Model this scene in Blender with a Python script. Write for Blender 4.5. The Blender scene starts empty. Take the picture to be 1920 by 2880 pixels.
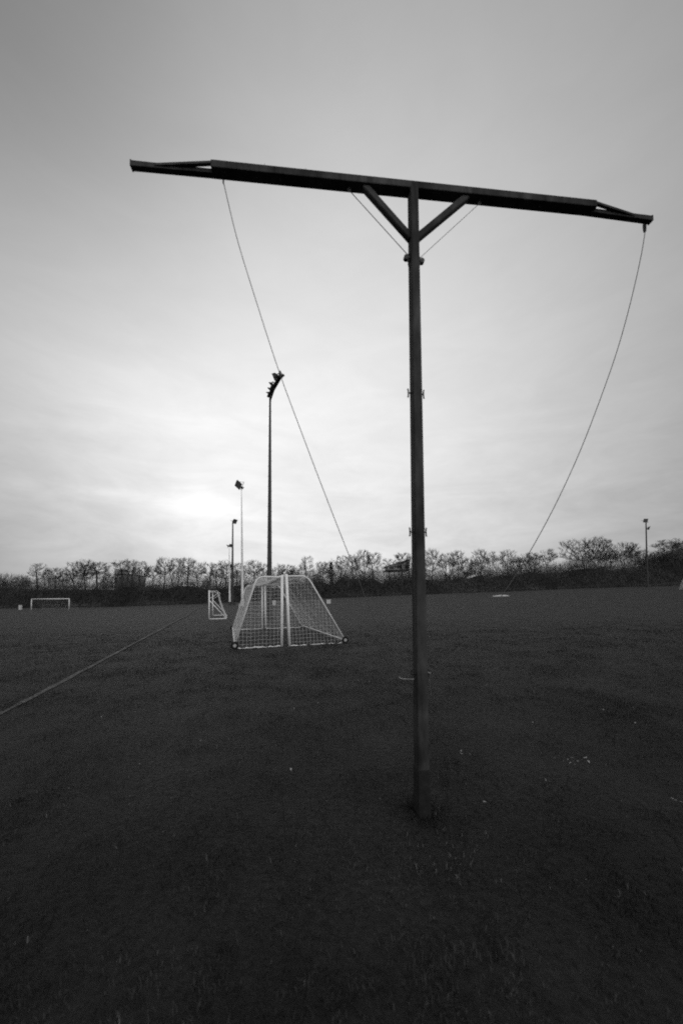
import bpy, math, random
import numpy as np
from mathutils import Vector, Matrix
random.seed(7)
rng = np.random.default_rng(7)
sc = bpy.context.scene
col = sc.collection

# ------------------------------------------------------------------ camera
F, CX, CAMZ = 1000.0, 960.0, 1.6          # focal length and pixels of the 1920 x 2880 photograph
PITCH, ROLL, HORY = math.radians(3.0), math.radians(1.0), 1684.0
PY = HORY - F * math.tan(PITCH)
_f = Vector((0, math.cos(PITCH), math.sin(PITCH)))
_r0 = Vector((1, 0, 0)); _u0 = Vector((0, -math.sin(PITCH), math.cos(PITCH)))
_r = _r0 * math.cos(ROLL) - _u0 * math.sin(ROLL)
_u = _u0 * math.cos(ROLL) + _r0 * math.sin(ROLL)
CAM = Vector((0, 0, CAMZ))
cd = bpy.data.cameras.new('camera'); cam = bpy.data.objects.new('camera', cd); col.objects.link(cam)
cd.sensor_fit = 'HORIZONTAL'; cd.sensor_width = 24.0; cd.lens = F / 1920.0 * 24.0
cd.shift_y = (PY - 1440.0) / 1920.0
cd.clip_start = 0.05; cd.clip_end = 3000
M = Matrix(((_r.x, _u.x, -_f.x, 0), (_r.y, _u.y, -_f.y, 0), (_r.z, _u.z, -_f.z, CAMZ), (0, 0, 0, 1)))
cam.matrix_world = M
sc.camera = cam
sc.cycles.use_denoising = False
sc.cycles.filter_width = 1.9
sc.cycles.use_adaptive_sampling = True; sc.cycles.adaptive_threshold = 0.02; sc.cycles.adaptive_min_samples = 48
cd.dof.use_dof = True; cd.dof.focus_distance = 9.0; cd.dof.aperture_fstop = 1.2
sc.cycles.max_bounces = 4
sc.view_settings.view_transform = 'Standard'; sc.view_settings.look = 'None'
sc.view_settings.exposure = 0.0; sc.view_settings.gamma = 1.0

def ray(px, py): return _f * F + _r * (px - CX) + _u * (PY - py)
def at(px, py, Y):
    d = ray(px, py); return CAM + d * (Y / d.y)
def at_z(px, py, z):
    d = ray(px, py); return CAM + d * ((z - CAMZ) / d.z)

# ------------------------------------------------------------------ sky and sun
SUNDIR = ray(556, 1418).normalized()
world = bpy.data.worlds.new('World'); sc.world = world; world.use_nodes = True
nt = world.node_tree; nt.nodes.clear()
def N(t, **kw):
    n = nt.nodes.new(t)
    for k, v in kw.items(): setattr(n, k, v)
    return n
def setin(n, i, v):
    if hasattr(v, 'is_output'): nt.links.new(v, n.inputs[i])
    else: n.inputs[i].default_value = v
def mth(op, a, b=0.0, c=None):
    n = N('ShaderNodeMath', operation=op); setin(n, 0, a); setin(n, 1, b)
    if c is not None: setin(n, 2, c)
    return n.outputs[0]
def vmt(op, a, b):
    n = N('ShaderNodeVectorMath', operation=op); setin(n, 0, a); setin(n, 1, b)
    return n.outputs['Value'] if op in ('DOT_PRODUCT', 'LENGTH') else n.outputs[0]
tc = N('ShaderNodeTexCoord'); DIR = tc.outputs['Generated']
def lobe(v, k, amp):                       # broad glow round a direction
    d = vmt('DOT_PRODUCT', DIR, tuple(v))
    return mth('MULTIPLY', mth('EXPONENT', mth('MULTIPLY', mth('SUBTRACT', d, 1.0), k)), amp)
def patch(v, sh, sv, amp):                 # a flat, wide bright gap in the cloud
    q = vmt('MULTIPLY', vmt('SUBTRACT', DIR, tuple(v)), (1/sh, 1/sh, 1/sv))
    l = vmt('LENGTH', q, (0, 0, 0))
    return mth('MULTIPLY', mth('EXPONENT', mth('MULTIPLY', mth('MULTIPLY', l, l), -1.0)), amp)
def noise(scale_vec, detail, rough, dist=0.0):
    n = N('ShaderNodeTexNoise'); nt.links.new(vmt('MULTIPLY', DIR, scale_vec), n.inputs['Vector'])
    n.inputs['Scale'].default_value = 1.0; n.inputs['Detail'].default_value = detail
    n.inputs['Roughness'].default_value = rough; n.inputs['Distortion'].default_value = dist
    return n.outputs['Fac']
sky = N('ShaderNodeTexSky'); sky.sky_type = 'NISHITA'; sky.sun_disc = False
sky.sun_elevation = math.asin(SUNDIR.z); sky.sun_rotation = math.atan2(SUNDIR.x, SUNDIR.y)
sky.air_density = 1.0; sky.dust_density = 3.0
bw = N('ShaderNodeRGBToBW'); nt.links.new(sky.outputs[0], bw.inputs[0])
SKYBASE = mth('MULTIPLY', bw.outputs[0], 0.002)
veil = mth('ADD', lobe(ray(1020, 1270).normalized(), 2.95, 0.785), lobe(ray(300, 1080).normalized(), 8.5, 0.245))  # falloff from centre includes lens vignetting, put into the sky brightness
back = lobe(Vector((0.55, -0.75, 0.45)).normalized(), 2.2, 1.5)  # added bright sky behind the camera, out of view, lights pole and posts
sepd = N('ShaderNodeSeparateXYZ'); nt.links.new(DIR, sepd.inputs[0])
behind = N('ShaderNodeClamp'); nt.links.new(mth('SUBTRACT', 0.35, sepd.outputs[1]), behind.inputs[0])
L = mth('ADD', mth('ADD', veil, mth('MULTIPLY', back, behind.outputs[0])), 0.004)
L = mth('MULTIPLY', L, mth('SUBTRACT', 1.0, lobe(ray(-40, -60).normalized(), 20.0, 0.40)))   # lens corner darkening put into the sky colour, upper left
L = mth('ADD', L, SKYBASE)
low = mth('EXPONENT', mth('MULTIPLY', mth('MULTIPLY', sepd.outputs[2], sepd.outputs[2]), -7.0))
streak = mth('SUBTRACT', noise((3.6, 3.6, 12.0), 6.0, 0.6, 0.9), 0.5)
fine = mth('SUBTRACT', noise((11.0, 11.0, 30.0), 6.0, 0.65, 0.6), 0.5)
cl = mth('ADD', mth('MULTIPLY', streak, 0.50), mth('MULTIPLY', fine, 0.22))
L = mth('MULTIPLY', L, mth('ADD', mth('MULTIPLY', cl, mth('ADD', mth('MULTIPLY', low, 0.95), 0.20)), 1.0))
gl = mth('ADD', patch(ray(562, 1415).normalized(), 0.095, 0.032, 0.22), patch(ray(430, 1160).normalized(), 0.20, 0.07, 0.07))
gl = mth('ADD', gl, patch(ray(360, 1395).normalized(), 0.16, 0.016, 0.10))
gl = mth('MULTIPLY', gl, mth('ADD', mth('MULTIPLY', cl, 2.4), 1.0))
L = mth('ADD', L, gl)
comb = N('ShaderNodeCombineXYZ')
for i in range(3): nt.links.new(L, comb.inputs[i])
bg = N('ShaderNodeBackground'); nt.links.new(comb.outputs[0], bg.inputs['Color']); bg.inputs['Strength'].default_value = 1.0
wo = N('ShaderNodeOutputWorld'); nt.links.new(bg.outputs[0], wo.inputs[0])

sl = bpy.data.lights.new('sun', 'SUN'); sl.energy = 0.2; sl.angle = math.radians(30); sl.color = (1, 1, 1)
sun = bpy.data.objects.new('sun', sl); col.objects.link(sun)
sun.rotation_euler = (-SUNDIR).to_track_quat('-Z', 'Y').to_euler(); sun.location = SUNDIR * 50

# ------------------------------------------------------------------ materials (all grey: a black and white picture)
def mat(name, g, rough=0.6, var=0.35, scale=6.0, spec=0.3, bump=0.0, bscale=40.0, stretch=(1, 1, 1), metal=0.0, big=None, sheen=0.0):
    m = bpy.data.materials.new(name); m.use_nodes = True
    t = m.node_tree; b = t.nodes['Principled BSDF']
    b.inputs['Roughness'].default_value = rough; b.inputs['Specular IOR Level'].default_value = spec
    b.inputs['Metallic'].default_value = metal
    b.inputs['Sheen Weight'].default_value = sheen; b.inputs['Sheen Roughness'].default_value = 0.35
    tcn = t.nodes.new('ShaderNodeTexCoord'); mp = t.nodes.new('ShaderNodeMapping')
    mp.inputs['Scale'].default_value = stretch
    t.links.new(tcn.outputs['Object'], mp.inputs[0])
    n = t.nodes.new('ShaderNodeTexNoise'); n.inputs['Scale'].default_value = scale; n.inputs['Detail'].default_value = 6; n.inputs['Roughness'].default_value = 0.65
    t.links.new(mp.outputs[0], n.inputs['Vector'])
    r = t.nodes.new('ShaderNodeValToRGB')
    r.color_ramp.elements[0].position = 0.3; r.color_ramp.elements[1].position = 0.7
    a, c = g * (1 - var), g * (1 + var)
    r.color_ramp.elements[0].color = (a, a, a, 1); r.color_ramp.elements[1].color = (c, c, c, 1)
    t.links.new(n.outputs['Fac'], r.inputs[0])
    out = r.outputs[0]
    if big:
        n2 = t.nodes.new('ShaderNodeTexNoise'); n2.inputs['Scale'].default_value = big[0]; n2.inputs['Detail'].default_value = 5
        t.links.new(tcn.outputs['Object'], n2.inputs['Vector'])
        r2 = t.nodes.new('ShaderNodeValToRGB'); r2.color_ramp.elements[0].position = 0.32; r2.color_ramp.elements[1].position = 0.68
        lo, hi = 1 - big[1], 1 + big[1]
        r2.color_ramp.elements[0].color = (lo, lo, lo, 1); r2.color_ramp.elements[1].color = (hi, hi, hi, 1)
        t.links.new(n2.outputs['Fac'], r2.inputs[0])
        mx = t.nodes.new('ShaderNodeMix'); mx.data_type = 'RGBA'; mx.blend_type = 'MULTIPLY'; mx.inputs[0].default_value = 1.0
        t.links.new(out, mx.inputs[6]); t.links.new(r2.outputs[0], mx.inputs[7]); out = mx.outputs[2]
    t.links.new(out, b.inputs['Base Color'])
    if bump:
        bn = t.nodes.new('ShaderNodeTexNoise'); bn.inputs['Scale'].default_value = bscale; bn.inputs['Detail'].default_value = 8; bn.inputs['Roughness'].default_value = 0.7
        t.links.new(mp.outputs[0], bn.inputs['Vector'])
        bb = t.nodes.new('ShaderNodeBump'); bb.inputs['Strength'].default_value = 1.0; bb.inputs['Distance'].default_value = bump
        t.links.new(bn.outputs['Fac'], bb.inputs['Height']); t.links.new(bb.outputs[0], b.inputs['Normal'])
    return m
MT = dict(
    paint=mat('weathered_dark_paint', 0.052, 0.85, 0.6, 9, 0.08, 0.002, 60, (1, 1, 0.16), big=(3.2, 0.4)),
    sleeve=mat('rusty_sleeve', 0.018, 0.8, 0.5, 14, 0.2, 0.004, 40),
    iron=mat('dark_iron', 0.03, 0.55, 0.3, 20, 0.4),
    rope=mat('grey_rope', 0.10, 0.9, 0.3, 60, 0.1),
    wire=mat('thin_grey_wire', 0.14, 0.6, 0.2, 40, 0.3),
    palerope=mat('pale_rope', 0.26, 0.9, 0.3, 60, 0.1),
    white=mat('white_aluminium', 0.85, 0.45, 0.12, 4, 0.4),
    net=mat('net_cord', 0.55, 0.9, 0.2, 3, 0.1),
    tyre=mat('black_tyre', 0.018, 0.85, 0.2, 10, 0.2),
    hub=mat('grey_hub', 0.4, 0.5, 0.2, 10, 0.4),
    mast=mat('dark_mast_steel', 0.05, 0.6, 0.3, 3, 0.3),
    palemast=mat('pale_mast_steel', 0.8, 0.6, 0.2, 2, 0.3),
    lamp=mat('lamp_housing', 0.03, 0.5, 0.3, 6, 0.4),
    lampgrey=mat('grey_lamp_housing', 0.09, 0.5, 0.3, 6, 0.4),
    glass=mat('lamp_glass', 0.12, 0.12, 0.1, 6, 0.6),
    ground=mat('grass_ground', 0.0155, 0.8, 0.65, 16, 0.10, 0.05, 22, big=(0.7, 0.62), sheen=0.068),
    line=mat('worn_line_paint', 0.075, 0.9, 0.75, 7, 0.1, 0.02, 30, big=(1.7, 0.35), sheen=0.1),
    scrub=mat('scrub_twigs', 0.066, 0.9, 0.6, 1.3, 0.05, big=(0.16, 0.45)),
    bark=mat('bark', 0.03, 0.9, 0.3, 4, 0.05),
    twig=mat('winter_twigs', 0.036, 0.9, 0.3, 0.6, 0.05),
    ivy=mat('ivy_leaves', 0.03, 0.8, 0.5, 1.5, 0.1),
    concrete=mat('grey_concrete', 0.34, 0.9, 0.25, 0.8, 0.1),
    roof=mat('dark_roof', 0.05, 0.8, 0.3, 1, 0.1),
    palewall=mat('pale_wall', 0.55, 0.8, 0.1, 1, 0.1),
    window=mat('window_glass', 0.03, 0.15, 0.1, 1, 0.5),
    box=mat('white_cabinet_paint', 0.6, 0.5, 0.12, 3, 0.3),
    leaf=mat('pale_dry_leaf', 0.33, 0.8, 0.3, 30, 0.1),
)
def blademat():
    m = mat('grass_blades', 0.044, 0.7, 0.65, 11, 0.10, big=(0.7, 0.6))
    return m
MT['blade'] = blademat()
MT['straw'] = mat('dry_straw_blades', 0.13, 0.8, 0.4, 11, 0.1)

# ------------------------------------------------------------------ mesh helpers
class MB:
    def __init__(s): s.v = []; s.f = []
    def quad_ring(s, rings, cap=True):
        n = len(rings[0]); b = len(s.v)
        for r in rings: s.v += [tuple(p) for p in r]
        for i in range(len(rings) - 1):
            for j in range(n):
                k = (j + 1) % n
                s.f.append((b + i*n + j, b + i*n + k, b + (i+1)*n + k, b + (i+1)*n + j))
        if cap:
            s.f.append(tuple(b + j for j in reversed(range(n))))
            s.f.append(tuple(b + (len(rings)-1)*n + j for j in range(n)))
        return s
    def box(s, c, hx, hy, hz, X=Vector((1,0,0)), Y=Vector((0,1,0)), Z=Vector((0,0,1)), ch=0.0):
        c = Vector(c)
        if ch <= 0:
            r = [[c + X*a*hx + Y*b*hy + Z*k*hz for a, b in ((-1,-1),(1,-1),(1,1),(-1,1))] for k in (-1, 1)]
            return s.quad_ring(r)
        def prof(hx, hy, z):
            q = ch
            return [c + X*x + Y*y + Z*z for x, y in ((-hx+q,-hy),(hx-q,-hy),(hx,-hy+q),(hx,hy-q),(hx-q,hy),(-hx+q,hy),(-hx,hy-q),(-hx,-hy+q))]
        return s.quad_ring([prof(hx-ch*.6, hy-ch*.6, -hz), prof(hx, hy, -hz+ch), prof(hx, hy, hz-ch), prof(hx-ch*.6, hy-ch*.6, hz)])
    def bar(s, p, q, w, h, up=Vector((0,0,1)), ch=0.0, w2=None, h2=None):
        p, q = Vector(p), Vector(q); d = (q-p).normalized()
        S = d.cross(up).normalized(); U = S.cross(d)
        w2 = w if w2 is None else w2; h2 = h if h2 is None else h2
        def prof(c, a, b):
            a /= 2; b /= 2
            if ch <= 0: pts = ((-a,-b),(a,-b),(a,b),(-a,b))
            else: pts = ((-a+ch,-b),(a-ch,-b),(a,-b+ch),(a,b-ch),(a-ch,b),(-a+ch,b),(-a,b-ch),(-a,-b+ch))
            return [c + S*x + U*y for x, y in pts]
        return s.quad_ring([prof(p, w, h), prof(q, w2, h2)])
    def tube(s, pts, r, n=8, cap=True):
        pts = [Vector(p) for p in pts]
        rs = r if isinstance(r, (list, tuple)) else [r]*len(pts)
        d0 = (pts[1]-pts[0]).normalized()
        a = Vector((0,0,1)) if abs(d0.z) < .9 else Vector((1,0,0))
        S = d0.cross(a).normalized(); rings = []
        for i, p in enumerate(pts):
            d = (pts[min(i+1, len(pts)-1)] - pts[max(i-1, 0)]).normalized()
            S = (S - d*S.dot(d)).normalized(); T = d.cross(S)
            rings.append([p + (S*math.cos(2*math.pi*k/n) + T*math.sin(2*math.pi*k/n))*rs[i] for k in range(n)])
        return s.quad_ring(rings, cap)
    def torus(s, c, axis, R, r, n=20, m=8):
        c = Vector(c); A = Vector(axis).normalized(); a = Vector((0,0,1)) if abs(A.z) < .9 else Vector((1,0,0))
        X = A.cross(a).normalized(); Y = A.cross(X); b = len(s.v)
        for i in range(n):
            t = 2*math.pi*i/n; e = X*math.cos(t)+Y*math.sin(t)
            for j in range(m):
                u = 2*math.pi*j/m; s.v.append(tuple(c + e*(R + r*math.cos(u)) + A*(r*math.sin(u))))
        for i in range(n):
            for j in range(m):
                i2, j2 = (i+1)%n, (j+1)%m
                s.f.append((b+i*m+j, b+i2*m+j, b+i2*m+j2, b+i*m+j2))
        return s
    def build(s, name, m, parent=None, smooth=False, origin=None):
        o0 = Vector(origin) if origin is not None else (parent_origin(parent) if parent else Vector((0,0,0)))
        me = bpy.data.meshes.new(name)
        me.from_pydata([tuple(Vector(p) - o0) for p in s.v], [], s.f); me.update()
        me.materials.append(m)
        if smooth:
            for p in me.polygons: p.use_smooth = True
        o = bpy.data.objects.new(name, me); col.objects.link(o)
        if parent: o.parent = parent
        elif origin is not None: o.location = o0
        return o
def parent_origin(o):
    p = Vector((0,0,0))
    while o: p += o.location; o = o.parent
    return p
def tag(o, label=None, cat=None, group=None, kind=None):
    if label: o['label'] = label
    if cat: o['category'] = cat
    if group: o['group'] = group
    if kind: o['kind'] = kind
    return o
def thing(name, loc, label, cat, group=None):
    o = bpy.data.objects.new(name, None); col.objects.link(o); o.location = loc; o.empty_display_size = .2
    return tag(o, label, cat, group)
def copy_tree(o, parent=None):
    c = o.copy(); col.objects.link(c)
    if parent: c.parent = parent
    for ch in list(o.children): copy_tree(ch, c)
    return c
def arc(p, q, c, n=5):                     # smooth corner from p to q round control point c
    p, q, c = Vector(p), Vector(q), Vector(c)
    return [p*(1-t)**2 + c*2*t*(1-t) + q*t*t for t in [i/n for i in range(n+1)]]

# ------------------------------------------------------------------ terrain
FOOT = [(-500,1716),(0,1711),(100,1710),(300,1707),(560,1698),(760,1690),(920,1683),(1160,1673),(1400,1665),(1650,1655),(1820,1650),(1920,1648),(2500,1640)]
TOP = [(-500,1655),(0,1648),(150,1652),(250,1652),(400,1646),(560,1643),(700,1646),(820,1640),(900,1626),(1000,1623),(1160,1621),(1300,1621),(1380,1611),(1500,1607),(1620,1594),(1700,1594),(1800,1590),(1850,1572),(1900,1556),(2000,1550),(2500,1550)]
YF, YT = 96.0, 103.0
_fr, _fz = zip(*[((lambda p: (p.x/p.y, p.z))(at(x, y, YF))) for x, y in FOOT])
_tr, _tz = zip(*[((lambda p: (p.x/p.y, p.z))(at(x, y, YT))) for x, y in TOP])
def sstep(a, b, t):
    t = np.clip((t-a)/(b-a), 0, 1); return t*t*(3-2*t)
def ground_z(x, y):
    x = np.asarray(x, float); y = np.asarray(y, float)
    az = x / np.maximum(y, 8.0)
    foot = np.interp(az, _fr, _fz); top = np.interp(az, _tr, _tz) - 0.9 + .55*np.sin(x*.37) + .4*np.sin(x*.81+1) + .2*np.sin(x*1.3+2)
    z = foot * sstep(30, YF, y)
    z = z + (top - foot) * sstep(YF, YT, y)
    z = z + 0.012*np.sin(x*1.3+y*.7)*sstep(3, 8, y) + 0.02*np.sin(x*.31-y*.23)*sstep(6, 20, y)
    return z
def gz(x, y): return float(ground_z(x, y))
def onground(px, Y):                       # the point of the ground at depth Y seen in column px
    z = 0.0
    for _ in range(12):
        d = (px - CX); # find py so that at(px,py,Y).z = ground
        lo, hi = 1000.0, 2880.0
        for _ in range(40):
            mid = (lo+hi)/2; p = at(px, mid, Y)
            if p.z > gz(p.x, p.y): lo = mid
            else: hi = mid
        break
    p = at(px, lo, Y); p.z = gz(p.x, p.y); return p
def hit(px, py):                           # ray against the ground
    d = ray(px, py).normalized(); t0 = 0.5
    for i in range(4000):
        t = t0 * 1.004; p = CAM + d*t
        if p.z <= gz(p.x, p.y): return Vector((p.x, p.y, gz(p.x, p.y)))
        t0 = t
        if t > 300: break
    return p

ys = np.concatenate([np.linspace(-60, -2, 12), np.linspace(-1, 20, 60), np.linspace(21, 94, 60), np.linspace(95, 104, 14), np.linspace(106, 150, 10), np.array([200, 300, 500, 900])])
xs = np.concatenate([np.array([-900, -500, -300]), np.linspace(-200, -22, 50), np.linspace(-20, 20, 90), np.linspace(22, 200, 50), np.array([300, 500, 900])])
GX, GY = np.meshgrid(xs, ys); GZ = ground_z(GX, GY)
me = bpy.data.meshes.new('ground')
V = np.stack([GX.ravel(), GY.ravel(), GZ.ravel()], 1)
nx, ny = len(xs), len(ys)
fc = [(j*nx+i, j*nx+i+1, (j+1)*nx+i+1, (j+1)*nx+i) for j in range(ny-1) for i in range(nx-1)]
me.from_pydata(V.tolist(), [], fc); me.materials.append(MT['ground'])
for p in me.polygons: p.use_smooth = True
go = bpy.data.objects.new('ground', me); col.objects.link(go)
tag(go, 'dark mown grass playing field running back to a scrubby bank', 'ground', kind='structure')

# touchline
p0, p1 = hit(0, 2010), hit(545, 1719)
d = (p1-p0); d.z = 0; d.normalize(); s = Vector((d.y, -d.x, 0))
b = MB(); n = 160; Ltot = (p1-p0).length + 6
for i in range(n+1):
    t = -6 + (Ltot+6) * i/n; c = p0 + d*t
    wl = .052 + random.uniform(-.025, .02); wr = .052 + random.uniform(-.025, .02)
    for e in (-wl, wr):
        q = c + s*e; b.v.append((q.x, q.y, gz(q.x, q.y)+.010+.0028*max(0, q.y-6)))
for i in range(n): b.f.append((2*i, 2*i+1, 2*i+3, 2*i+2))
ln = b.build('touchline', MT['line']); tag(ln, 'worn pale touchline running diagonally across the grass', 'line', kind='structure')

# ------------------------------------------------------------------ grass blades (one uncountable mass)
def vnoise(x, y, s, seed):
    r = np.random.default_rng(seed); g = r.random((64, 64))
    x = x/s; y = y/s; xi = np.floor(x).astype(int); yi = np.floor(y).astype(int)
    fx = x-xi; fy = y-yi; fx = fx*fx*(3-2*fx); fy = fy*fy*(3-2*fy)
    a = g[xi%64, yi%64]; b_ = g[(xi+1)%64, yi%64]; c = g[xi%64, (yi+1)%64]; d_ = g[(xi+1)%64, (yi+1)%64]
    return (a*(1-fx)+b_*fx)*(1-fy) + (c*(1-fx)+d_*fx)*fy
NB = 420000
u = rng.random(NB)
yy = 0.7 * (26/0.7)**(u**1.0)              # log-uniform in depth
xx = (rng.random(NB)*2-1) * (1.25*yy + 1.4)
clump = vnoise(xx+50, yy+50, .16, 1)*.55 + vnoise(xx+50, yy+50, .5, 2)*.45
patchy = vnoise(xx+50, yy+50, 1.7, 3)
keep = rng.random(NB) < (0.06 + 1.6*clump**2.2 + .35*(patchy-.4))*np.clip(.16+yy*.14, 0, 1)*(1-sstep(12, 26, yy))
xx, yy, clump = xx[keep], yy[keep], clump[keep]; n = len(xx)
zz = ground_z(xx, yy)
nb_ = 650                                      # longer uncut grass round the foot of the pole
_bx, _by = 1187, 2292
_d = ray(_bx, _by); _t = -CAMZ/_d.z; fx_, fy_ = _d.x*_t, _d.y*_t
rr_ = .045 + np.abs(rng.normal(0, .085, nb_)); aa_ = rng.random(nb_)*2*np.pi
xx = np.concatenate([xx, fx_+np.cos(aa_)*rr_]); yy = np.concatenate([yy, fy_+np.sin(aa_)*rr_]); clump = np.concatenate([clump, .5+.6*np.exp(-rr_/.08)])
n = len(xx); zz = ground_z(xx, yy)
far = np.clip(yy/4, 1, 4)
h = (0.014 + 0.045*clump**1.5*rng.random(n)*(1+.9*(rng.random(n) < .06))) * (0.8+0.2*far)
w = (0.0016 + 0.0014*rng.random(n)) * far * 1.15
th = rng.random(n)*2*np.pi; lean = rng.normal(0, .55, n) ; la = rng.random(n)*2*np.pi
wx, wy = np.cos(th)*w, np.sin(th)*w
lx, ly = np.cos(la)*lean*h, np.sin(la)*lean*h
vs = np.empty((n, 5, 3))
vs[:,0] = np.stack([xx-wx, yy-wy, zz-.004], 1); vs[:,1] = np.stack([xx+wx, yy+wy, zz-.004], 1)
vs[:,2] = np.stack([xx+wx*.7+lx*.35, yy+wy*.7+ly*.35, zz+h*.6], 1); vs[:,3] = np.stack([xx-wx*.7+lx*.35, yy-wy*.7+ly*.35, zz+h*.6], 1)
vs[:,4] = np.stack([xx+lx, yy+ly, zz+h*np.clip(1-.3*np.abs(lean), .5, 1)], 1)
me = bpy.data.meshes.new('grass'); me.vertices.add(n*5); me.vertices.foreach_set('co', vs.ravel())
base = np.arange(n)*5
lv = np.stack([base, base+1, base+2, base+3, base+3, base+2, base+4], 1).ravel()
ls = np.stack([np.arange(n)*7, np.arange(n)*7+4], 1).ravel()
me.loops.add(len(lv)); me.loops.foreach_set('vertex_index', lv.astype(np.int32))
me.polygons.add(len(ls)); me.polygons.foreach_set('loop_start', ls.astype(np.int32))
me.update(calc_edges=True); me.materials.append(MT['blade']); me.materials.append(MT['straw'])
pc = [(lambda q_: (q_.x, q_.y, sx_, sy_, pr_))(at_z(a_, b_, 0)) for a_, b_, sx_, sy_, pr_ in ((1270, 2420, .22, .14, .42), (1360, 2350, .16, .10, .3), (1130, 1862, .5, .25, .3), (1600, 2150, .3, .12, .12))]
ps = np.full(n, .012)
for qx, qy, sx_, sy_, pr_ in pc: ps += pr_*np.exp(-((xx-qx)/sx_)**2-((yy-qy)/sy_)**2)*(clump > .42)
st_ = (rng.random(n) < ps).astype(np.int32)      # dry straw in the worn patches
me.polygons.foreach_set('material_index', np.repeat(st_, 2))
g = bpy.data.objects.new('grass', me); col.objects.link(g)
tag(g, 'short dark tufted grass covering the near field', 'grass', kind='stuff')

# ------------------------------------------------------------------ header pendulum (the T-shaped pole)
base = hit(1187, 2292); YP = base.y
topc = at(1160.5, 533, YP)
root = thing('header_pendulum', base, 'tall dark T-shaped football pendulum pole with two ropes tied to its cleats', 'training pole')
zc = topc.z
PL, PR = at_z(362, 474, zc), at_z(1832, 622, zc)
U = (PR-PL); U.z = 0; U.normalize(); Vv = Vector((-U.y, U.x, 0)); W = Vector((0,0,1))
def bm(px, py):                            # distance along the beam of a photo column
    q = at_z(px, py, zc); return (q-topc).dot(U)
uL, uR = bm(378, 475), bm(1816, 621); pl, pr = bm(595, 470), bm(1665, 590)
BH, BD = .058, .085
def B(u, v, w): return topc + U*u + Vv*v + W*w
axis = (topc-base).normalized()
# pole: tapering rectangular tube with rounded corners
fw0, fw1, sd0, sd1, q = .088, .066, .118, .098, .012
def prof(c, a, s_, q):
    a /= 2; s_ /= 2
    return [c + U*x + Vv*y for x, y in ((-a+q,-s_),(a-q,-s_),(a-q*.3,-s_+q*.3),(a,-s_+q),(a,s_-q),(a-q,s_),(-a+q,s_),(-a,s_-q),(-a,-s_+q),(-a+q*.3,-s_+q*.3))]
rings = []
for i in range(9):
    t = i/8; c = base.lerp(topc + Vector((0,0,-BH/2+.002)), t) - W*(.05 if i == 0 else 0)
    rings.append(prof(c, fw0+(fw1-fw0)*t, sd0+(sd1-sd0)*t, q))
MB().quad_ring(rings).build('pole', MT['paint'], root)
slv = []
for hgt, g_ in ((-.04, .010), (.30, .007), (.34, .004), (.345, .0005)):
    t = hgt/(topc.z-base.z); slv.append(prof(base.lerp(topc, t), fw0+g_, sd0+g_, q))
MB().quad_ring(slv).build('ground_sleeve', MT['sleeve'], root)
bmw = MB(); bmw.box(B((pl+pr)/2, 0, 0), (pr-pl)/2, BD/2, BH/2, U, Vv, W, .004)
beam = bmw.build('crossbeam', MT['paint'], root)
b = MB()
for uu in (pl*.75, pl*.55): MB().tube([B(uu, -.02, BH/2-.004), B(uu+.004, -.02, BH/2+.035)], .0018, 5).build('pin', MT['iron'], beam)
for ue, up_ in ((uL, pl), (uR, pr)):
    sg = -1 if ue < 0 else 1
    a = MB().bar(B(up_-sg*.12, .020, -.012), B(ue, .020, (-.013 if sg < 0 else -.030)), .046, .030, W, .003, .042, .044)
    arm = a.build('arm', MT['paint'], root)
    t_ = MB().bar(B(up_-sg*.01, -.030, .010), B(ue-sg*.17, .004, (-.014 if sg < 0 else -.027)), .022, .018, W)
    t_.build('strut', MT['paint'], arm)
    t_ = MB().box(B(ue+sg*.004, .020, (-.013 if sg < 0 else -.030)), .005, .0225, .0235, U, Vv, W); t_.build('end_plate', MT['paint'], arm)
for (bx, by), (qx, qy) in (((1022, 540), (1147, 672)), ((1302, 568), (1178, 672))):
    ub = bm(bx, by); q2 = at(qx, qy, YP)
    pb = B(ub, 0, -BH/2+.006); pp = Vector((q2.x, q2.y, q2.z)); pp = topc + axis*((q2-topc).dot(axis)) + U*((q2-topc).dot(U))*.5
    MB().bar(pb, pp, .05, .05, Vv, .006).build('brace', MT['paint'], root)
def polept(py):
    t = None
    lo, hi = 0.0, 1.0
    for _ in range(40):
        m_ = (lo+hi)/2; p = base.lerp(topc, m_); d_ = p - CAM
        yy_ = PY - F*d_.dot(_u)/d_.dot(_f)
        if yy_ > py: lo = m_
        else: hi = m_
    return base.lerp(topc, lo), lo
# pulleys on both sides of the pole and the lifting wires
for sg, py in ((-1, 727), (1, 733)):
    c, t = polept(py); hw = (fw0+(fw1-fw0)*t)/2
    b = MB(); b.bar(c+U*sg*(hw-.004), c+U*sg*(hw+.034), .03, .022, W, .004)
    b.tube([c+U*sg*(hw+.006)+W*.03, c+U*sg*(hw+.02)+W*.004, c+U*sg*(hw+.006)-W*.03], .011, 6)
    pu = b.build('pulley', MT['iron'], root)
    MB().tube([c+U*sg*(hw+.03)-Vv*.014, c+U*sg*(hw+.03)+Vv*.014], .02, 12).build('wheel', MT['iron'], pu)
    if sg < 0: MB().tube([c+U*sg*(hw+.008)-W*.015, c+U*sg*(hw+.012)-W*.05, c+U*sg*(hw+.004)-W*.085], .006, 6).build('hook', MT['iron'], pu)
    ub = bm(*((978, 545) if sg < 0 else (1334, 583)))
    e = B(ub, 0, -BH/2)
    b = MB(); b.tube([e+W*.01, e-W*.016], .006, 6); b.torus(e-W*.026, Vv, .011, .004, 14, 6); b.build('eyelet', MT['iron'], root)
    MB().tube([e-W*.03, c+U*sg*(hw+.012)+W*.025], .0022 if sg > 0 else .0030, 5).build('lifting_wire', MT['wire'] if sg > 0 else MT['rope'], root)
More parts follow.
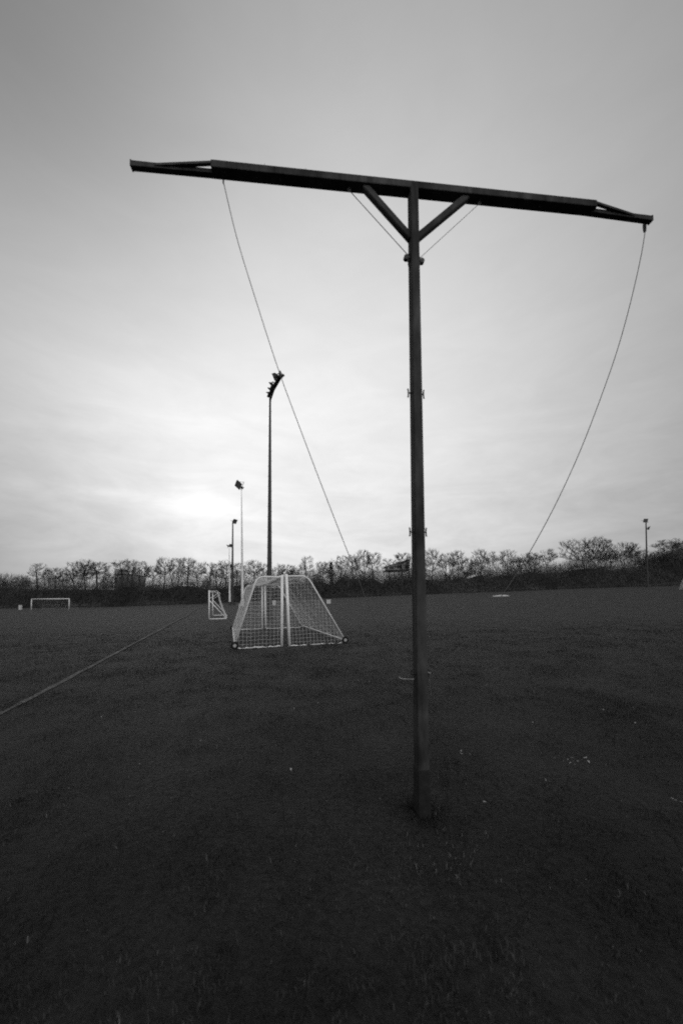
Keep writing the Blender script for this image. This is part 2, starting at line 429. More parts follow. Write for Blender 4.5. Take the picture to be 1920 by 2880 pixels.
for px, py in ((790, 524), (900, 534), (1497, 600), (1640, 618)):
    e = B(bm(px, py), .0, -BH/2); MB().tube([e+W*.01, e-W*.012], .006, 6).build('bolt', MT['iron'], root)
# T cleats, three heights on each side
cle = {}
for py0, py1, tw in ((1106, 1108, 0), (1496, 1497, 0), (1895, 1895, 0)):
    for sg, py in ((-1, py0), (1, py1)):
        c, t = polept(py); hw = (fw0+(fw1-fw0)*t)/2 + .0
        e = c + U*sg*(hw+.024)
        b = MB(); b.tube([c+U*sg*(hw-.004), e], .006, 8); b.tube([e-W*.034+U*sg*.004, e-W*.02, e+W*.02, e+W*.034+U*sg*.004], .0058, 8)
        b.build('cleat', MT['iron'], root); cle[(py0, sg)] = e
# the two long ropes: from the arms down to the lowest cleats, sagging
def rope(pix, Y0, Y1, endpt, name, r, m):
    ctl = []
    nn = len(pix)
    for i, (px, py) in enumerate(pix):
        Yv = Y0 + (Y1-Y0)*(py-pix[0][1])/(pix[-1][1]-pix[0][1]) ; ctl.append(at(px, py, Yv))
    ctl.append(endpt); pts = []
    for i in range(len(ctl)-1):            # Catmull-Rom
        a0 = ctl[max(i-1, 0)]; a1 = ctl[i]; a2 = ctl[i+1]; a3 = ctl[min(i+2, len(ctl)-1)]
        for k in range(6):
            t = k/6; pts.append(.5*((2*a1)+(a2-a0)*t+(2*a0-5*a1+4*a2-a3)*t*t+(3*a1-a0-3*a2+a3)*t**3))
    pts.append(ctl[-1])
    return MB().tube(pts, r, 6).build(name, m, root, True)
eL = at_z(628, 510, zc-BH/2); eR = at_z(1815, 627, zc-BH/2)
rope([(628, 510), (665, 665), (715, 830), (783, 1040), (850, 1222), (926, 1422), (1000, 1610), (1040, 1712), (1080, 1790)], eL.y, YP-.03, cle[(1895, -1)], 'rope', .0032, MT['rope'])
rope([(1814, 648), (1800, 730), (1770, 860), (1735, 985), (1690, 1115), (1630, 1270), (1560, 1422), (1480, 1568), (1400, 1690), (1310, 1805)], eR.y, YP-.03, cle[(1895, 1)], 'rope', .0030, MT['rope'])
eK = eR + Vv*.012
b = MB(); b.tube([eK+W*.022, eK-W*.03], .008, 8); b.box(eK-W*.02+U*.0, .009, .012, .03, U, Vv, W, .003); b.tube([eK-W*.04, eK-W*.065], .011, 8); b.build('rope_clamp', MT['iron'], root)
eR2 = eR
b = MB(); b.tube([eL+W*.01, eL-W*.014], .006, 6); b.build('eyelet', MT['iron'], root)
# rope turns and tails on the lowest cleats
eL_, eR_ = cle[(1895, -1)], cle[(1895, 1)]
MB().tube([eL_-Vv*.05-U*.0+W*.0-W*.028, eL_-U*.02-Vv*.02-W*.034, eL_-U*.05-W*.036, eL_-U*.085-W*.030, eL_-U*.10-W*.018], .0042, 6).build('rope_turn', MT['palerope'], root, True)
MB().torus(eR_+W*.004, (0.4, .2, 1), .014, .005, 14, 6).build('rope_turn', MT['palerope'], root, True)
MB().tube([eR_-W*.02, eR_+U*.006-W*.08, eR_+U*.012-W*.15, eR_+U*.008-W*.20], .0034, 6).build('rope_tail', MT['rope'], root, True)

# ------------------------------------------------------------------ goals
def goal(A, Bp, dep, b_, t_, H, label, cat_group=None, wheels=True, r=.051, fr=.028, cell=.125, cord=.0038, topin=None, lean=None, straps=None):
    """A near and Bp far post foot, dep the unit direction from the goal mouth to its back"""
    A, Bp, dep = Vector(A), Vector(Bp), Vector(dep).normalized()
    rt = thing('football_goal', (A+Bp)/2, label, 'football goal', cat_group)
    ax = (Bp-A).normalized(); Z = Vector((0,0,1)); Ln = (Bp-A).length
    lean = lean or Vector((0,0,0))
    tA, tB = A+Z*H+lean, Bp+Z*H+lean*.4
    for f_, tp in ((A, tA), (Bp, tB)):
        MB().tube([f_-Z*.03, f_.lerp(tp, .5), tp], r, 12).build('post', MT['white'], rt, True)
    MB().tube([tA-ax*r*.6, tB+ax*r*.6], r, 12).build('crossbar', MT['white'], rt, True)
    rw = .115
    cor = []
    for f_, tp in ((A, tA), (Bp, tB)):
        c = tp + dep*t_ - Z*.02; back = f_ + dep*b_ + Z*(rw if wheels else .03)
        d2 = (back-c).normalized()
        path = [tp - Z*.03] + arc(c-dep*.22, c+d2*.25, c) + [back]
        MB().tube(path, fr, 8).build('side_frame', MT['white'], rt, True); cor.append((c, back))
        gb = f_+dep*b_
        MB().tube([f_.lerp(gb, k/12) + Z*((.004, .022, -.012, .016, -.02, .012)[k % 6] if k < 12 else .035) for k in range(13)], .02, 8).build('ground_rail', MT['white'], rt, True)
    gA, gB = cor[0][1], cor[1][1]
    MB().tube([gA-Z*.01, gB-Z*.01], .024, 8).build('ground_rail', MT['white'], rt, True)
    if wheels:
        for c, sg in ((gA, -1), (gB, 1)):
            cc = c + ax*sg*.05
            wo_ = MB().torus(cc, ax, .092, .040, 22, 8).build('wheel', MT['tyre'], rt, True)
            MB().tube([cc-ax*.03, cc+ax*.03], .056, 12).build('hub', MT['hub'], wo_)
    # net: cords of roof, back and sides, slack between the frames
    nb = MB(); rs = random.Random(int(Ln*1000))
    def P(f, s):                            # f along the width 0..1, s along roof+back profile 0..1
        cA = tA.lerp(cor[0][0], min(s/.28, 1)) if s < .28 else cor[0][0].lerp(gA, (s-.28)/.72)
        cB = tB.lerp(cor[1][0], min(s/.28, 1)) if s < .28 else cor[1][0].lerp(gB, (s-.28)/.72)
        p = cA.lerp(cB, f); k = math.sin(math.pi*f)
        p = p - Z*.10*k*(1-abs(s-.2)/.8) - dep*.10*k*math.sin(math.pi*max(0, (s-.2)/.8))
        p = p + Vector((math.sin(f*31+s*5), math.cos(f*23-s*9), math.sin(f*17+s*21)))*.016
        if p.z < A.z+.012: p.z = A.z+.012
        return p
    nf, ns = int(Ln/cell), int((t_+math.hypot(b_-t_, H))/cell)
    for i in range(nf+1): nb.tube([P(i/nf, k/10) for k in range(11)], cord, 3, False)
    for j in range(ns+1): nb.tube([P(k/16, j/ns) for k in range(17)], cord, 3, False)
    for f_, tp, (c, bk), e in ((A, tA, cor[0], 0), (Bp, tB, cor[1], 1)):
        def dmax(h): return t_ + (b_-t_)*(1-h/H)
        def Q(d_, h): 
            sl = math.sin(math.pi*h/H)*math.sin(math.pi*d_/b_)
            return f_.lerp(tp, h/H) + dep*d_ + ax*(.07*sl if e == 0 else -.07*sl) + Z*.012*math.sin(d_*9+h*4)*min(1, h*3)
        k = int(H/cell)
        for j in range(k+1):
            hh = H*j/k; nb.tube([Q(dmax(hh)*i/8, hh) for i in range(9)], cord, 3, False)
        k = int(b_/cell)
        for j in range(1, k+1):
            dd = b_*j/k; hm = H if dd <= t_ else H*(1-(dd-t_)/(b_-t_))
            if hm > .05: nb.tube([Q(dd, hm*i/8) for i in range(9)], cord, 3, False)
    nb.build('net', MT['net'], rt)
    return rt
pA1, pB1 = hit(792, 1818), hit(737, 1769)
pA2, pB2 = hit(814, 1818), hit(747, 1769)
dv = (pB1-pA1); dv.z = 0; dv.normalize(); left = Vector((-dv.y, dv.x, 0))
goal(pA1, pB1, left, 1.55, .85, 2.42, 'white wheeled football goal on the left of the back-to-front pair, opening right', 'portable goals parked mouth to mouth', lean=Vector((.035, 0, 0)))
dv2 = (pB2-pA2); dv2.z = 0; dv2.normalize()
goal(pA2, pB2, Vector((dv2.y, -dv2.x, 0)), 2.0, .74, 2.44, 'white wheeled football goal on the right of the pair, its longer net sloping right', 'portable goals parked mouth to mouth', lean=Vector((-.085, 0, 0)))

# goal standing on the goal line, seen from its end
A, Bp = hit(588, 1743), hit(597.5, 1733); Bp = A + (Bp-A).normalized()*7.32; Bp.z = gz(Bp.x, Bp.y)
ax = (Bp-A).normalized(); dep = Vector((ax.y, -ax.x, 0)).normalized(); Z = Vector((0,0,1))
rt = thing('football_goal', (A+Bp)/2, 'white football goal with open braced side frames standing beside the touchline', 'football goal')
for f_ in (A, Bp):
    MB().tube([f_-Z*.03, f_+Z*2.44], .06, 12).build('post', MT['white'], rt, True)
    MB().tube([f_+Z*.04, f_+dep*1.38+Z*.04], .045, 8).build('ground_rail', MT['white'], rt, True)
    MB().tube([f_+Z*1.65, f_+dep*1.38+Z*.05], .035, 8).build('brace', MT['white'], rt, True)
    pt = [f_+Z*2.42] + arc(f_+dep*.62+Z*2.42, f_+dep*.55+Z*2.12, f_+dep*.86+Z*2.36) + [f_+dep*.28+Z*1.93, f_+dep*.05+Z*1.80]
    MB().tube(pt, .022, 8).build('net_bow', MT['white'], rt, True)
MB().tube([A+Z*2.44-ax*.03, Bp+Z*2.44+ax*.03], .06, 12).build('crossbar', MT['white'], rt, True)
MB().tube([A+dep*1.38+Z*.04, Bp+dep*1.38+Z*.04], .03, 8).build('ground_rail', MT['white'], rt, True)
nb = MB()
def P3(f, s):
    p = A.lerp(Bp, f); k = math.sin(math.pi*f)
    if s < .3: q = p + dep*.65*(s/.3) + Z*(2.4-.06*s)
    else:
        u_ = (s-.3)/.7; q = p + dep*(.65+.73*u_**1.5) + Z*(2.38*(1-u_)+.04)
    return q - Z*.08*k*(1-s)
for i in range(46): nb.tube([P3(i/45, k/8) for k in range(9)], .004, 3, False)
for j in range(20): nb.tube([P3(k/8, j/19) for k in range(9)], .004, 3, False)
nb.build('net', MT['net'], rt)

A, Bp = onground(88, 70), onground(194, 70.5)
ax = (Bp-A).normalized()
rt = thing('football_goal', (A+Bp)/2, 'distant white football goal in front of the dark bank, facing the camera', 'football goal')
for f_, hh in ((A, 2.2), (Bp, 2.2)): MB().tube([f_-Z*.03, f_+Z*hh], .07, 10).build('post', MT['white'], rt, True)
MB().tube([A+Z*2.2-ax*.05, Bp+Z*2.2+ax*.05], .08, 10).build('crossbar', MT['white'], rt, True)
nb = MB(); dep = Vector((.35, 1, 0)).normalized()
for i in range(40):
    p = A.lerp(Bp, i/39); nb.tube([p+Z*2.2, p+dep*.7+Z*2.05, p+dep*1.9+Z*.03], .0028, 3, False)
for j in range(16):
    t = j/15; o_ = dep*(1.9*t)+Z*(2.2*(1-t)); nb.tube([A+o_, Bp+o_], .0028, 3, False)
nb.build('net', MT['net'], rt)

A = onground(1935, 62); A = A + Vector((5.9, 0, 0)); A.z = gz(A.x, A.y)
Bp = A + Vector((2.2, 7.0, 0)); Bp.z = gz(Bp.x, Bp.y)
goal(A, Bp, Vector((-1, .25, 0)), 2.6, 1.7, 2.2, 'white netted football goal cut by the right edge near the bushes', None, False, .06, .04, .2, .012)

# ------------------------------------------------------------------ floodlight masts
def floodlight(parent, c, aim, size, m, roll=0.0):
    aim = Vector(aim).normalized(); S = aim.cross(Vector((0,0,1))).normalized(); T = S.cross(aim)
    S, T = S*math.cos(roll)+T*math.sin(roll), T*math.cos(roll)-S*math.sin(roll)
    hx, hz, dp = size*.5, size*.42, size*.36
    b = MB()
    rr = []
    for k, (e, s_) in enumerate(((-dp, .45), (-dp*.55, .7), (0, 1.0), (dp*.25, 1.06))):
        rr.append([c+aim*e+S*x*hx*s_+T*z*hz*s_ for x, z in ((-1,-1),(1,-1),(1,1),(-1,1))])
    b.quad_ring(rr)
    b.bar(c+S*hx*1.1-T*.02, c+S*hx*1.1-aim*dp*1.6-T*hz*.4, .05, .04); b.bar(c-S*hx*1.1-T*.02, c-S*hx*1.1-aim*dp*1.6-T*hz*.4, .05, .04)
    b.bar(c+S*hx*1.14-aim*dp*1.6-T*hz*.4, c-S*hx*1.14-aim*dp*1.6-T*hz*.4, .06, .06)
    o = b.build('floodlight', m, parent)
    b = MB(); b.box(c+aim*dp*.26, hx*.9, .012, hz*.9, S, aim, T); b.build('lamp_glass', MT['glass'], o)
    b = MB(); b.bar(c+aim*dp*.2+T*hz*1.08, c+aim*dp*.55+T*hz*1.15, 2*hx, .02, T); b.build('visor', m, o)
    return o
def mast(px, ybase, Y, pxt, ytop, r0, r1, m, label, heads, group='floodlight masts along the pitches', rungs=False, two=None):
    f_ = onground(px, Y) ; t = at(pxt, ytop, Y)
    rt = thing('floodlight_mast', f_, label, 'floodlight mast', group)
    pts = [f_.lerp(t, k/10) - (Vector((0,0,.1)) if k == 0 else Vector((0,0,0))) for k in range(11)]
    MB().tube(pts, [r0+(r1-r0)*k/10 for k in range(11)], 10).build('mast', m, rt)
    b = MB(); b.box(f_+Vector((0,0,.1)), r0*1.9, r0*1.9, .10, ch=.02); b.build('foundation', MT['roof'], rt)
    if rungs:
        H = (t-f_).length
        for k in range(int(H/.42)):
            q_ = f_.lerp(t, (k*.42+2.5)/H) if k*.42+2.5 < H else None
            if q_ is None: break
            rr = r0+(r1-r0)*((k*.42+2.5)/H); sg = 1 if k % 2 else -1
            MB().tube([q_+Vector((sg*rr*.8, 0, 0)), q_+Vector((sg*(rr+.07), 0, 0))], .012, 5).build('rung', m, rt)
    for (arm, lamps) in heads:
        for p_, q_, *wd in arm: MB().bar(t+Vector(p_), t+Vector(q_), wd[0] if wd else .10, .12).build('bracket', m if m is not MT['palemast'] else MT['mast'], rt)
        for (off, aim, size, lm, *rl) in lamps: floodlight(rt, t+Vector(off), aim, size, MT[lm], *rl)
    return rt
# near mast: a bracket reaching towards the viewer with lamps along it
Ym = 28.6
tn = at(759.5, 1108, Ym); en = at_z(789, 1054, tn.z+.1)
dn = en - tn
def hp(k, ox=0, oy=0, oz=0): return tuple(dn*k + Vector((ox, oy, oz)))
heads = [([(hp(-.12, -.03), hp(.98), .28), (hp(.0, 0, 0, -.5), hp(.45, 0, 0, -.07)), (hp(.9, -.4, .1, .07), hp(.96, .3, -.05, .07), .16), (hp(.4, -.3, .1, .07), hp(.4, .12, 0, .07), .14)],
          [(hp(.00, -.14, 0, .10), (-.7, .3, -.6), .32, 'lamp', .3), (hp(.20, -.18, 0, .12), (-.8, .2, -.5), .36, 'lampgrey', .2),
           (hp(.42, -.20, 0, .16), (-.8, .2, -.5), .42, 'lamp', -.2), (hp(.64, -.02, 0, .16), (-.8, .2, -.6), .34, 'lampgrey'),
           (hp(.86, -.30, 0, .16), (-.7, -.3, -.5), .52, 'lamp', .4), (hp(.96, .06, 0, .14), (.85, -.2, .25), .40, 'lampgrey', .2)])]
mast(757, 1735, Ym, 759.5, 1110, .215, .075, MT['mast'], 'tall dark tapering floodlight mast rising right behind the paired goals', heads, rungs=True)
mast(682, 1713, 57, 679, 1376, .24, .05, MT['palemast'], 'white floodlight mast with a boxy tilted lamp, left of the paired goals',
     [([((0,0,-.1), (-.05,0,.45))], [((-.42,0,.72), (-.5,-.8,-.35), 1.15, 'lampgrey', -.75), ((.02,.1,.25), (-.6,.3,-.6), .45, 'lamp')])])
mast(653, 1700, 74, 654.5, 1468, .28, .12, MT['mast'], 'slim dark floodlight mast with a single lamp, next to the shorter white one',
     [([((0,0,0), (.3,0,.1))], [((.42,0,.1), (.8,-.3,-.45), 1.05, 'lamp')])])
mast(646, 1698, 92, 644.5, 1541, .26, .06, MT['palemast'], 'farthest pale floodlight mast with a small double lamp',
     [([((-.5,0,.35), (.5,0,.5))], [((-.45,0,.45), (-.8,-.3,-.4), .8, 'lamp'), ((.35,0,.6), (.7,-.4,-.4), .95, 'lamp')])])
mast(1820, 1652, 82, 1816, 1470, .2, .12, MT['mast'], 'grey floodlight mast with two lamps in front of the bushes at far right',
     [([((-.1,0,-1.6), (.6,0,-1.5)), ((-.5,0,.1), (.5,0,.1))], [((-.1,0,.5), (-.1,-1,-.4), .9, 'lampgrey'), ((.6,0,-1.3), (.8,-.5,-.3), .8, 'lampgrey')])])

# ------------------------------------------------------------------ cabinets and small things at the edge of the pitch
def cabinet(px, Y, w, dpt, hh, label, cat='electrical box', name='electrical_cabinet'):
    p = onground(px, Y); rt = thing(name, p, label, cat)
    b = MB(); b.box(p+Vector((0,0,hh/2+.03)), w/2, dpt/2, hh/2, ch=.012); b.build('body', MT['box'], rt)
    b = MB(); b.box(p+Vector((0,0,hh+.05)), w/2+.03, dpt/2+.03, .025, ch=.008); b.build('lid', MT['box'], rt)
    b = MB(); b.box(p+Vector((0,-dpt/2-.008,hh/2+.04)), w/2*.86, .007, hh/2*.86); do = b.build('door', MT['box'], rt)
    b = MB(); b.box(p+Vector((w*.3,-dpt/2-.025,hh/2+.04)), .014, .012, .05); b.build('handle', MT['iron'], do)
    return rt
cabinet(924, 60, .68, .5, .66, 'white square cabinet at the foot of the bank, right of the paired goals')
cabinet(771, 62, .5, .4, .75, 'white upright box against the bank, seen through the goal nets')
cabinet(674.5, 55, .26, .3, .62, 'narrow white box beside the foot of the white mast')
cabinet(57, 74, .42, .4, .95, 'pale grey post-like box left of the distant goal')
p = onground(1408, 66)                       # a folded pale sheet lying on the grass
b = MB(); nx_, ny_ = 16, 6; hw_ = 1.5
for j in range(ny_+1):
    for i in range(nx_+1):
        x = (i/nx_-.5)*2*hw_; y = (j/ny_-.5)*1.6; e = min(1, 4*min(i/nx_, 1-i/nx_, j/ny_, 1-j/ny_))
        b.v.append((p.x+x, p.y+y, gz(p.x+x, p.y+y)+.02+e*(.18+.05*math.sin(x*4+y*3))))
for j in range(ny_):
    for i in range(nx_): k = j*(nx_+1)+i; b.f.append((k, k+1, k+nx_+2, k+nx_+1))
o = b.build('tarpaulin', MT['palewall'], None, True, origin=p); tag(o, 'flat white sheet lying on the grass below the bushes, right of the pole', 'tarpaulin')

# ------------------------------------------------------------------ buildings beyond the bank
def block(name, pxs, ytop, Y, dpt, m, label, cat, roofm, steps=(), windows=0, low=4.0):
    a, c = at(pxs[0], ytop, Y), at(pxs[1], ytop, Y); zt = (a.z+c.z)/2; zb = gz((a.x+c.x)/2, Y)
    w = c.x-a.x; cx = (a.x+c.x)/2; h_ = zt-zb
    rt = thing(name, (cx, Y, zb), label, cat)
    b = MB(); b.box((cx, Y+dpt/2, zb+h_/2), w/2, dpt/2, h_/2); b.build('wall', m, rt)
    b = MB(); b.box((cx, Y+dpt/2, zt+.09), w/2+.15, dpt/2+.15, .09); rf = b.build('roof', roofm, rt)
    for (x0, x1, yt) in steps:
        q0, q1 = at(x0, yt, Y+1), at(x1, yt, Y+1); hh = q0.z - zt
        b = MB(); b.box(((q0.x+q1.x)/2, Y+2.2, zt+.18+(hh-.18)/2), (q1.x-q0.x)/2, 1.2, (hh-.18)/2); b.build('roof_box', m, rf)
    for i in range(windows):
        x = cx - w/2 + w*(i+.5)/windows
        b = MB(); b.box((x, Y-.02, zt-1.5), w/windows*.3, .04, .6); b.build('window', MT['window'], rt)
    return rt
block('apartment_block', (322, 364), 1616, 121, 10, MT['concrete'], 'dark flat-roofed building among the bare trees, above the distant goal', 'building', MT['roof'], ((322, 334, 1600), (342, 351, 1603)), 4)
block('shed', (568, 582), 1635, 104.5, 3, MT['palewall'], 'small white hut showing over the bank left of the masts', 'shed', MT['palewall'])
block('shed', (1136, 1156), 1627, 104.5, 3, MT['palewall'], 'small pale hut showing over the bank beside the pendulum pole', 'shed', MT['roof'])
block('shed', (1703, 1728), 1594, 104.5, 3, MT['palewall'], 'long white hut between two big bare trees on the right', 'shed', MT['palewall'])
block('shed', (880, 902), 1618, 104.5, 3, MT['palewall'], 'low pale hut in the gap left of the ivy covered tree', 'shed', MT['palewall'])
# grandstand-like house with a rising roof
a, c = at(1086, 1592, 116), at(1152, 1571, 116); zb = gz(a.x, 116)
rt = thing('clubhouse', ((a.x+c.x)/2, 116, zb), 'grey building with a rising slanted roof behind the trees left of the pendulum pole', 'building')
zf = at(1086, 1603, 116).z
b = MB(); b.quad_ring([[Vector((x, y, z)) for x, z in ((a.x+.5, zf), (c.x, zf), (c.x, c.z-.25), (a.x+.5, a.z-.1))] for y in (116.6, 124)]); b.build('wall', MT['concrete'], rt)
b = MB(); b.quad_ring([[Vector((x, y, z)) for x, z in ((a.x-.3, a.z-.25), (c.x+.4, c.z-.2), (c.x+.4, c.z+.05), (a.x-.3, a.z+.0))] for y in (116.35, 125)]); b.build('roof', MT['concrete'], rt)
b = MB(); b.box(((a.x+c.x)/2, 120.3, zf-.12), (c.x-a.x)/2+.2, 4.2, .11); b.build('floor_slab', MT['roof'], rt)
for k in range(3):
    x = a.x+1.8+(c.x-a.x-2.6)*k/2; z = zf+.75+k*.25
    b = MB(); b.box((x, 116.58, z), .75, .05, .45); b.build('window', MT['window'], rt)
for k in range(4):
    x = a.x+.1+(c.x-a.x-.3)*k/3
    b = MB(); b.bar((x, 116.9, zb-.5), (x, 116.9, zf-.235), .2, .2, Vector((1,0,0))); b.build('support_post', MT['concrete'], rt)
b = MB(); b.bar((a.x-.1, 116.2, zf-.235), (a.x-.1, 116.2, a.z-.28), .12, .12, Vector((1,0,0))); b.build('roof_post', MT['concrete'], rt)
# ------------------------------------------------------------------ scrub on the bank (one mass)
def mass(n, xs_, ys_, zs_, L_, W_, upb):
    th = rng.random(n)*2*np.pi; d = np.stack([rng.normal(0, 1, n), rng.normal(0, 1, n)*.8, np.abs(rng.normal(0, 1, n))*upb+.2], 1)
    d /= np.linalg.norm(d, axis=1)[:,None]
    s = np.stack([np.cos(th), np.sin(th)*.3, np.zeros(n)], 1)*W_[:,None]
    p = np.stack([xs_, ys_, zs_], 1)
    v = np.empty((n, 3, 3)); v[:,0] = p - s; v[:,1] = p + s; v[:,2] = p + d*L_[:,None]
    return v
n = 110000
az = rng.uniform(-1.35, 1.35, n); yb = YF - 1.5 - 1.8*vnoise(az*96+500, az*0+9, 2.6, 12) + rng.random(n)*(YT-YF+5.5); xb = az*yb
hb = vnoise(xb+500, yb*0+50, 3.2, 5)*1.0 + vnoise(xb+500, yb*0+80, 1.1, 6)*.7
front = sstep(YF-1.5, YF+1.5, yb)
zb_ = ground_z(xb, yb) + rng.random(n)**1.25*(.35 + 4.3*hb*front)*.85
v1 = mass(n, xb, yb, zb_, .4+.8*rng.random(n), .02+.05*rng.random(n), 1.6)
n2 = 90000                                     # thin twigs along the top
az = rng.uniform(-1.35, 1.35, n2); yb = rng.uniform(YT-2, YT+7, n2); xb = az*yb
hb = vnoise(xb+500, yb*0+50, 3.2, 5)*1.2 + vnoise(xb+500, yb*0+80, 1.1, 6)*.8
zb_ = ground_z(xb, yb) + rng.random(n2)**2.0*3.2*hb
v2 = mass(n2, xb, yb, zb_, .6+1.0*rng.random(n2), .014+.022*rng.random(n2), 2.6)
n3 = 12000                                     # taller evergreen bushes at the right end
az = np.clip(rng.normal(1.0, .085, n3), .86, 1.3); yb = rng.uniform(YT-3, YT+4, n3); xb = az*yb
bl = vnoise(xb+300, yb*0+20, 3.4, 9)
zb_ = ground_z(xb, yb) + rng.random(n3)*(1.0+3.6*bl)
v3 = mass(n3, xb, yb, zb_, .25+.5*rng.random(n3), .05+.12*rng.random(n3), .9)
v = np.concatenate([v1, v2, v3]).reshape(-1, 3); nn = len(v)//3
me = bpy.data.meshes.new('undergrowth'); me.vertices.add(len(v)); me.vertices.foreach_set('co', v.ravel())
me.loops.add(len(v)); me.loops.foreach_set('vertex_index', np.arange(len(v), dtype=np.int32))
me.polygons.add(nn); me.polygons.foreach_set('loop_start', np.arange(nn, dtype=np.int32)*3)
me.update(calc_edges=True); me.materials.append(MT['scrub'])
o = bpy.data.objects.new('undergrowth', me); col.objects.link(o)
tag(o, 'dark bramble and bush scrub covering the long bank', 'undergrowth', kind='stuff')

# ------------------------------------------------------------------ bare winter trees
def tree_mesh(seed, H, W, zlo, trunk, nb, ntw, tr_r=.0095, ivy=0, stems=1, bf=.32):
    """branches reach for points spread through an egg-shaped crown; every branch end carries fine rising twigs"""
    R = np.random.default_rng(seed); tr = MB(); cr = MB()
    P_, par, ln_ = [], [], []
    tops = []
    for s_ in range(stems):
        ox, oy = R.normal(0, .25*(s_ > 0), 2); lx, ly = R.normal(0, .04, 2) + ((s_-(stems-1)/2)*.22, 0)
        n_ = 7; pts = []
        for i in range(n_+1):
            z = -1.0 + (H*trunk*R.uniform(.95, 1.05)+1.0)*i/n_; zz_ = max(z, 0)
            pts.append((ox + lx*zz_ + R.normal(0, .05), oy + ly*zz_ + R.normal(0, .05), z))
        r0 = H*(.016 if stems == 1 else .012)
        tr.tube(pts, [r0*(1.25-.75*i/n_) for i in range(n_+1)], 8)
        for i in range(2, n_+1):
            P_.append(pts[i]); par.append(-1); ln_.append(pts[i][2]*.5)
    nt_ = len(P_); zc, hz = (zlo+1)*H/2, (1-zlo)*H/2
    T_ = []
    while len(T_) < nb:
        q = R.uniform(-1, 1, 3); l = np.linalg.norm(q[:2])
        rz = math.sqrt(max(0, 1-abs(q[2])**2.2))*(1+.18*math.sin(q[2]*5+seed)+.15*math.sin(3*math.atan2(q[1], q[0])+seed))
        if l > rz or R.random() > .45+.55*l: continue
        T_.append((q[0]*W/2, q[1]*W/2, zc+q[2]*hz*.95))
    T_ = np.array(T_); T_ = T_[np.argsort(np.linalg.norm(T_ - np.array([0, 0, H*trunk*.6]), axis=1))]
    for t in T_:
        A_ = np.array(P_); dv_ = t - A_; dist = np.linalg.norm(dv_, axis=1)
        cost = dist + bf*np.array(ln_) + np.where(dv_[:, 2] < .12*dist, 6, 0)
        k = int(np.argmin(cost)); P_.append(tuple(t)); par.append(k); ln_.append(ln_[k]+dist[k])
    n_ = len(P_); load = np.ones(n_)
    for i in range(n_-1, nt_-1, -1):
        if par[i] >= 0: load[par[i]] += load[i]
    rad = np.minimum(.0125*load**.5, H*.008)
    for i in range(nt_, n_):
        a, b_ = Vector(P_[par[i]]), Vector(P_[i]); m_ = a.lerp(b_, .5) + Vector((0, 0, -.06*(b_-a).length)) + Vector(R.normal(0, .05, 3))
        cr.tube([a, m_, b_], [max(rad[i]*1.15, .014), max(rad[i], .012), max(rad[i]*.8, .010)], 4, False)
        o_ = (b_-a).normalized(); out = Vector((b_.x, b_.y, (b_.z-zc)*.6)).normalized()
        for k in range(ntw):
            st = m_.lerp(b_, R.random()); dd = (o_*.45 + out*.25 + Vector((0, 0, .75)) + Vector(R.normal(0, .42, 3))).normalized(); L_ = R.uniform(.45, 1.15)
            e = st + dd*L_; md = st.lerp(e, .5) - Vector((0, 0, .05*L_))
            cr.tube([st, md, e], [tr_r*1.1, tr_r, tr_r*.7], 3, False)
    lf = None
    if ivy:
        lf = MB()
        for _ in range(ivy):
            z = R.random()**.9*H*.88; rr = W*.30*(.5+.6*math.sin(min(1, z/H*1.1+.1)*math.pi))*(1+.35*math.sin(z*2.3)+.2*math.sin(z*5.1))*R.random()**.6*R.uniform(.6, 1.3)
            a = R.random()*6.28; c = Vector((math.cos(a)*rr, math.sin(a)*rr, z))
            e1 = Vector(R.normal(0, .16, 3)); e2 = Vector(R.normal(0, .2, 3)); bb = len(lf.v); lf.v += [tuple(c-e1), tuple(c+e1), tuple(c+e2)]; lf.f.append((bb, bb+1, bb+2))
    return tr, cr, lf
PROTO = {}
def proto(key, *a, **k):
    tr, cr, lf = tree_mesh(*a, **k)
    hs = max(p[2] for p in cr.v); xs_ = sorted(p[0] for p in cr.v); ww = xs_[int(len(xs_)*.985)] - xs_[int(len(xs_)*.015)]
    rt = thing('bare_tree', (0,0,0), 'tree', 'tree')
    tr.build('trunk', MT['bark'], rt); cr.build('crown', MT['twig'], rt)
    if lf: lf.build('foliage', MT['ivy'], rt)
    PROTO[key] = [rt, hs, ww, False]
proto('up', 11, 12, 4.6, .36, .70, 170, 12)
proto('up2', 23, 12, 5.4, .30, .74, 220, 12)
proto('slim', 35, 12, 4.0, .40, .76, 120, 10, .009)
proto('round', 47, 11, 6.6, .32, .50, 230, 12)
proto('fan', 59, 11, 6.5, .44, .36, 200, 12)
proto('wide', 61, 12, 12.0, .28, .30, 420, 12, .010, 0, 2)
proto('ivy', 73, 12, 4.6, .16, .7, 200, 5, .013, 1100)
proto('bush', 85, 7, 5.0, .05, .40, 200, 10, .009, 0, 4)
proto('twin', 97, 12, 5.6, .34, .72, 210, 12, .0095, 0, 3)
